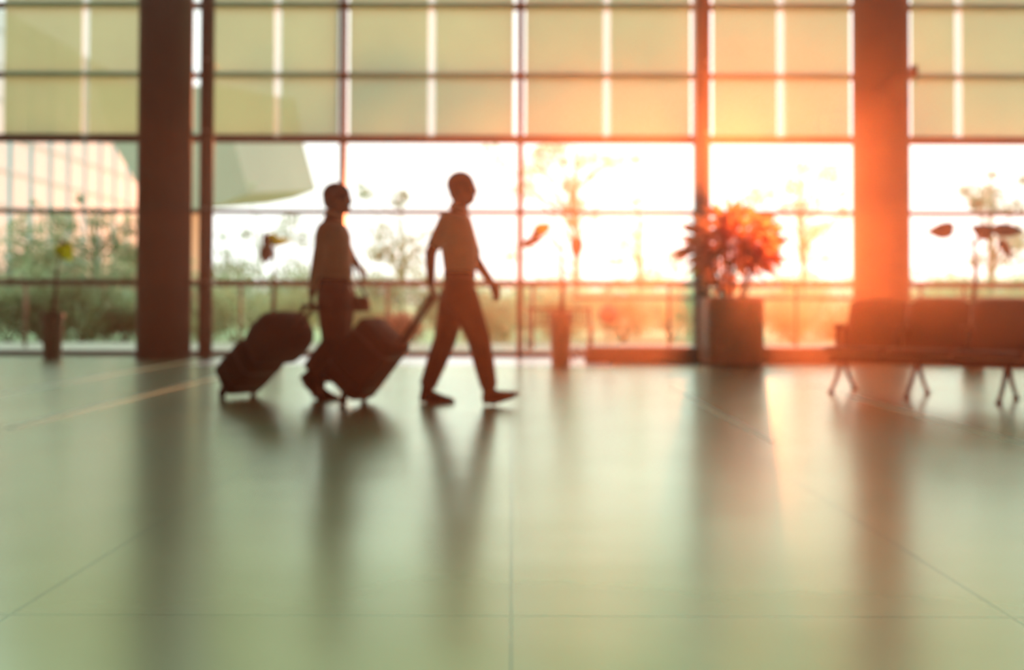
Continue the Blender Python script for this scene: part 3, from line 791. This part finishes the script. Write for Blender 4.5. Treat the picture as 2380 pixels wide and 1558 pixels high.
def person(D, label, J, head, secs, skin, shirt, hairk, sleeve, vox=.0065):
    foot_mid = (P(J['toe_b'][0], 935, D) + P(J['toe_f'][0], 935, D)) / 2
    e = empty('person', Vector((foot_mid.x, D, 0)), label, 'person', None)
    def q(n): a = J[n]; return P(a[0], a[1], D + a[2])
    body = NB()
    hx, hy, fb, hh, tilt = head                            # centre, half front-back, half height
    hc = P(hx, hy, D)
    # skull, face, jaw
    ell(body, hc + Vector((-.008, 0, .022)), fb, .076, hh * .84)
    ell(body, hc + Vector((.022, 0, -.03)), fb * .72, .062, hh * .80)
    ell(body, hc + Vector((.045, 0, -hh * .76)), .038, .036, .030)          # chin
    ell(body, hc + Vector((fb * .93, 0, -.008)), .017, .012, .026)          # nose bridge
    ell(body, hc + Vector((fb * 1.03, 0, -.026)), .015, .016, .013)         # nose tip
    ell(body, hc + Vector((fb * .82, 0, -.062)), .018, .024, .009)          # lips
    ell(body, hc + Vector((fb * .82, 0, -.074)), .016, .021, .008)
    ell(body, hc + Vector((fb * .80, 0, .028)), .022, .05, .012)            # brow
    for s in (-1, 1):
        ell(body, hc + Vector((fb * .66, s * .04, -.035)), .022, .022, .026)   # cheek
        ell(body, hc + Vector((-.005, s * .077, -.012)), .018, .010, .031)     # ear
    capsule(body, q('neck0'), q('neck1'), .066, .060, 16)
    torso(body, [(a + 4, c_ - 4, py, hw - .015) for a, c_, py, hw in secs], D, 0)
    for sd_, rr2 in (('n', 1), ('f', 1)):
        sh, el, wr, hd = q('sh_' + sd_), q('el_' + sd_), q('wr_' + sd_), q('hd_' + sd_)
        capsule(body, sh, el, .052, .043); capsule(body, el, wr, .043, .030)
    for sd_ in ('b', 'f'):
        hp, kn, an, he, to = q('hip_' + sd_), q('kn_' + sd_), q('an_' + sd_), q('heel_' + sd_), q('toe_' + sd_)
        capsule(body, hp, kn, .072, .050); capsule(body, kn, an, .050, .036)
        capsule(body, an, he.lerp(to, .3) + Vector((0, 0, .01)), .034, .028); capsule(body, he.lerp(to, .25), he.lerp(to, .8), .026, .02)
    for sd_, cu in (('n', 1.05), ('f', .45)):
        wr, hd = q('wr_' + sd_), q('hd_' + sd_)
        bk = J.get('back_' + sd_, Vector((0, -1, 0)))
        hand(body, wr + (hd - wr).normalized() * .012, hd - wr, bk, .98, cu, J.get('th_' + sd_, 1))
    bo = remesh('body', body, vox, skin, e, 3)
    for s in (-1, 1):
        b = NB(); ball(b, hc + Vector((fb * .80, s * .031, -.002)), .012, 12); obj('eye', b, M['eye'], bo, True)
    # hair: cap over the skull, open at the face
    b = NB()
    ell(b, hc + Vector((-.016, 0, .034)), fb + .006 + hairk, .083, hh * .86 + hairk * .6, 24)
    ell(b, hc + Vector((-.045 - hairk, 0, -.012)), fb * .60 + hairk, .080, hh * .70, 24)
    remesh('hair', b, .009, M['hair'], e, 2)
    # shirt
    b = NB(); torso(b, secs, D, .008)
    for sd_ in ('n', 'f'):
        sh, el = q('sh_' + sd_), q('el_' + sd_); t = sleeve[sd_]
        if t <= 1: capsule(b, sh, sh.lerp(el, t), .062, .056)
        else:
            wr = q('wr_' + sd_); capsule(b, sh, el, .060, .048); capsule(b, el, el.lerp(wr, t - 1), .048, .036)
    so = remesh('shirt', b, .009, shirt, e, 5)
    b = NB(); n1 = q('neck0').lerp(q('neck1'), .35); n2 = q('neck0').lerp(q('neck1'), .62)
    tube(b, [n1, n2], [.076, .070], 20); obj('collar', b, shirt, so, True)
    # trousers
    b = NB()
    last = secs[-1]; torso(b, J['pelvis'], D, .006)
    for sd_ in ('b', 'f'):
        hp, kn, an = q('hip_' + sd_), q('kn_' + sd_), q('an_' + sd_)
        r = J['rad']; capsule(b, hp, kn, r[0], r[1], 18); tube(b, [kn, kn.lerp(an, .5), an + (kn - an).normalized() * .0], [r[1], (r[1] + r[2]) / 2 + .004, r[2]], 18); ball(b, kn, r[1], 18)
    to_ = remesh('trousers', b, .010, M['trouser'], e, 5)
    p0, p1 = P(J['pelvis'][0][0], J['pelvis'][0][2], D), P(J['pelvis'][0][1], J['pelvis'][0][2], D); c = (p0 + p1) / 2
    b = NB(); rx, ry = (p1.x - p0.x) / 2 + .014, J['pelvis'][0][3] + .014
    loft(b, [ring(b, c + Vector((0, 0, z)), Vector((rx, 0, 0)), Vector((0, ry, 0)), 28, .85) for z in (-.03, .008)]); obj('belt', b, M['shoe'], to_, True)
    # shoes
    for sd_ in ('b', 'f'):
        an, he, tt = q('an_' + sd_), q('heel_' + sd_), q('toe_' + sd_)
        u = (tt - he).normalized(); sdv = Vector((0, 1, 0)); n_ = u.cross(sdv); n_ = n_ if n_.z > 0 else -n_
        L = (tt - he).length; b = NB(); rr3 = []
        for t, wq, hq in ((0, .028, .055), (.06, .038, .085), (.25, .040, .098), (.42, .042, .078), (.62, .048, .054), (.82, .044, .038), (.95, .028, .026), (1, .012, .015)):
            c0 = he + u * L * t; rr3.append(ring(b, c0 + n_ * hq / 2, u * 0 + sdv * wq, n_ * hq / 2, 16, .8))
        loft(b, rr3); capsule(b, he + u * L * .18 + n_ * .05, an + Vector((0, 0, 0)), .046, .046)
        sh_ = remesh('shoe', b, .006, M['shoe'], e, 3)
        b = NB(); rr3 = []
        for t, wq in ((.01, .028), (.1, .037), (.45, .037), (.65, .047), (.85, .042), (.99, .014)):
            c0 = he + u * L * t; rr3.append(ring(b, c0, sdv * wq, n_ * .006, 14, .8))
        loft(b, rr3); obj('sole', b, M['rubber'], sh_, True)
    return e

D2, D1 = 7.38, 7.62
J2 = dict(neck0=(1060, 505, 0), neck1=(1073, 462, 0),
          sh_n=(1038, 512, -.155), el_n=(1001, 588, -.23), wr_n=(1001, 658, -.19), hd_n=(1006, 700, -.17), back_n=Vector((-1, -.3, 0)), th_n=-1,
          sh_f=(1078, 515, .155), el_f=(1106, 606, .22), wr_f=(1141, 656, .20), hd_f=(1156, 690, .20), back_f=Vector((.6, .7, .2)), th_f=1,
          hip_b=(1055, 692, .085), kn_b=(1034, 790, .09), an_b=(993, 900, .09), heel_b=(975, 933, .09), toe_b=(1058, 935, .09),
          hip_f=(1077, 692, -.085), kn_f=(1112, 785, -.09), an_f=(1137, 902, -.09), heel_f=(1124, 940, -.09), toe_f=(1207, 917, -.09),
          rad=(.112, .085, .062), pelvis=[(1035, 1101, 634, .145), (1032, 1103, 660, .165), (1031, 1105, 700, .17), (1040, 1100, 725, .15)])
secs2 = [(1036, 1076, 497, .10), (1024, 1090, 510, .175), (1020, 1099, 530, .185), (1024, 1104, 565, .175), (1030, 1106, 600, .16), (1034, 1104, 630, .15), (1036, 1101, 641, .15)]
person(D2, 'taller person in pale short-sleeved shirt striding right, pulling a suitcase', J2, (1075, 440, .099, .118, 0), secs2, M['skin2'], M['shirt'], .0, {'n': .72, 'f': .8})

J1 = dict(neck0=(770, 515, 0), neck1=(783, 480, 0),
          sh_n=(752, 545, -.145), el_n=(736, 622, -.20), wr_n=(725, 682, -.18), hd_n=(720, 720, -.165), back_n=Vector((-1, -.3, 0)), th_n=-1,
          sh_f=(787, 545, .145), el_f=(813, 596, .19), wr_f=(829, 614, .17), hd_f=(842, 632, .16), back_f=Vector((.7, .5, .4)), th_f=1,
          hip_b=(772, 698, -.075), kn_b=(780, 800, -.08), an_b=(727, 866, -.08), heel_b=(697, 876, -.08), toe_b=(748, 934, -.08),
          hip_f=(790, 698, .075), kn_f=(784, 802, .08), an_f=(745, 880, .08), heel_f=(724, 922, .08), toe_f=(794, 933, .08),
          rad=(.120, .102, .090), pelvis=[(744, 811, 650, .135), (740, 813, 675, .155), (741, 815, 705, .16), (748, 812, 735, .14)])
secs1 = [(752, 792, 515, .09), (742, 803, 525, .155), (735, 812, 545, .165), (733, 814, 580, .155), (736, 815, 615, .14), (741, 814, 640, .135), (742, 813, 656, .14)]
person(D1, 'shorter dark-haired person in grey shirt walking right with stacked luggage', J1, (786, 463, .096, .108, 0), secs1, M['skin'], M['shirt2'], .008, {'n': 1.75, 'f': 1.5})

# luggage of the two walkers
h1 = P(721, 712, D1 - .175) + Vector((0, 0, .0))
ax1 = Vector((P(553, 917, 7.95).x, 7.95, .032))
yaw1 = math.atan2(h1.y - ax1.y, h1.x - ax1.x); tl1 = math.atan2(h1.z - ax1.z, math.hypot(h1.x - ax1.x, h1.y - ax1.y)) - .04
T1_, _ = suitcase(ax1, yaw1, tl1, .45, -.055, .225, .36, 'black wheeled suitcase under the duffel bag, pulled by the first walker', h1)
# duffel riding on it
e = empty('duffel_bag', T1_(.46, 0, 0), 'rounded black duffel bag strapped on top of the left suitcase', 'bag')
b = NB(); rings = []
for s, r in ((-.20, .55), (-.19, .8), (-.16, .96), (0, 1), (.16, .96), (.19, .8), (.20, .55)):
    c = T1_(.665, .055, s); A = (T1_(.665 + .21, .055, s) - c) * r; B_ = (T1_(.665, .055 + .165, s) - c) * r
    rings.append(ring(b, c, A, B_, 28, .62))
loft(b, rings); obj('bag_body', b, M['duffel'], e, True)
b = NB()
for s in (-.09, .09):
    tube(b, [T1_(.56, .20, s), T1_(.60, .245, s), T1_(.68, .245, s), T1_(.72, .19, s)], .010, 6)
obj('carry_handle', b, M['casetrim'], e, True)
b = NB(); tube(b, [T1_(.50, .19, -.15), T1_(.62, .226, -.15), T1_(.76, .18, -.15)], .006, 6); obj('zip', b, M['casetrim'], e, True)

h2 = P(1005, 692, D2 - .175)
ax2 = Vector((P(825, 938, 7.52).x, 7.45, .032))
yaw2 = math.atan2(h2.y - ax2.y, h2.x - ax2.x); tl2 = math.atan2(h2.z - ax2.z, math.hypot(h2.x - ax2.x, h2.y - ax2.y)) + .02
suitcase(ax2, yaw2, tl2, .57, -.075, .285, .36, 'large black wheeled suitcase pulled by the taller walker', h2)

# hand bag on the forearm of the first walker
e = empty('handbag', P(838, 724, D1 + .17), 'small reddish handbag hanging from the forearm of the first walker', 'handbag')
b = NB(); c = P(839, 706, D1 + .17)
rr4 = [ring(b, c + Vector((0, 0, z)), Vector((wx, 0, 0)), Vector((0, .035, 0)), 16, .6) for z, wx in ((-.06, .06), (-.05, .075), (.02, .068), (.055, .05))]
loft(b, rr4); obj('bag_body', b, M['handbag'], e, True)
b = NB(); s0 = P(822, 612, D1 + .18)
tube(b, [c + Vector((-.045, 0, .05)), P(815, 650, D1 + .17), s0, P(833, 655, D1 + .17), c + Vector((.045, 0, .05))], .010, 8); obj('strap', b, M['handbag'], e, True)

# ------------------------------------------------------------------ haze volume added to carry the orange flare glow
b = NB(); box(b, (WX0 + .05, YB + .05, .01), (WX1 - .05, 13.5, HZ - .05))
tag(obj('haze', b, M['haze']), 'added haze volume imitating the orange lens flare glow', 'haze', None, 'stuff')
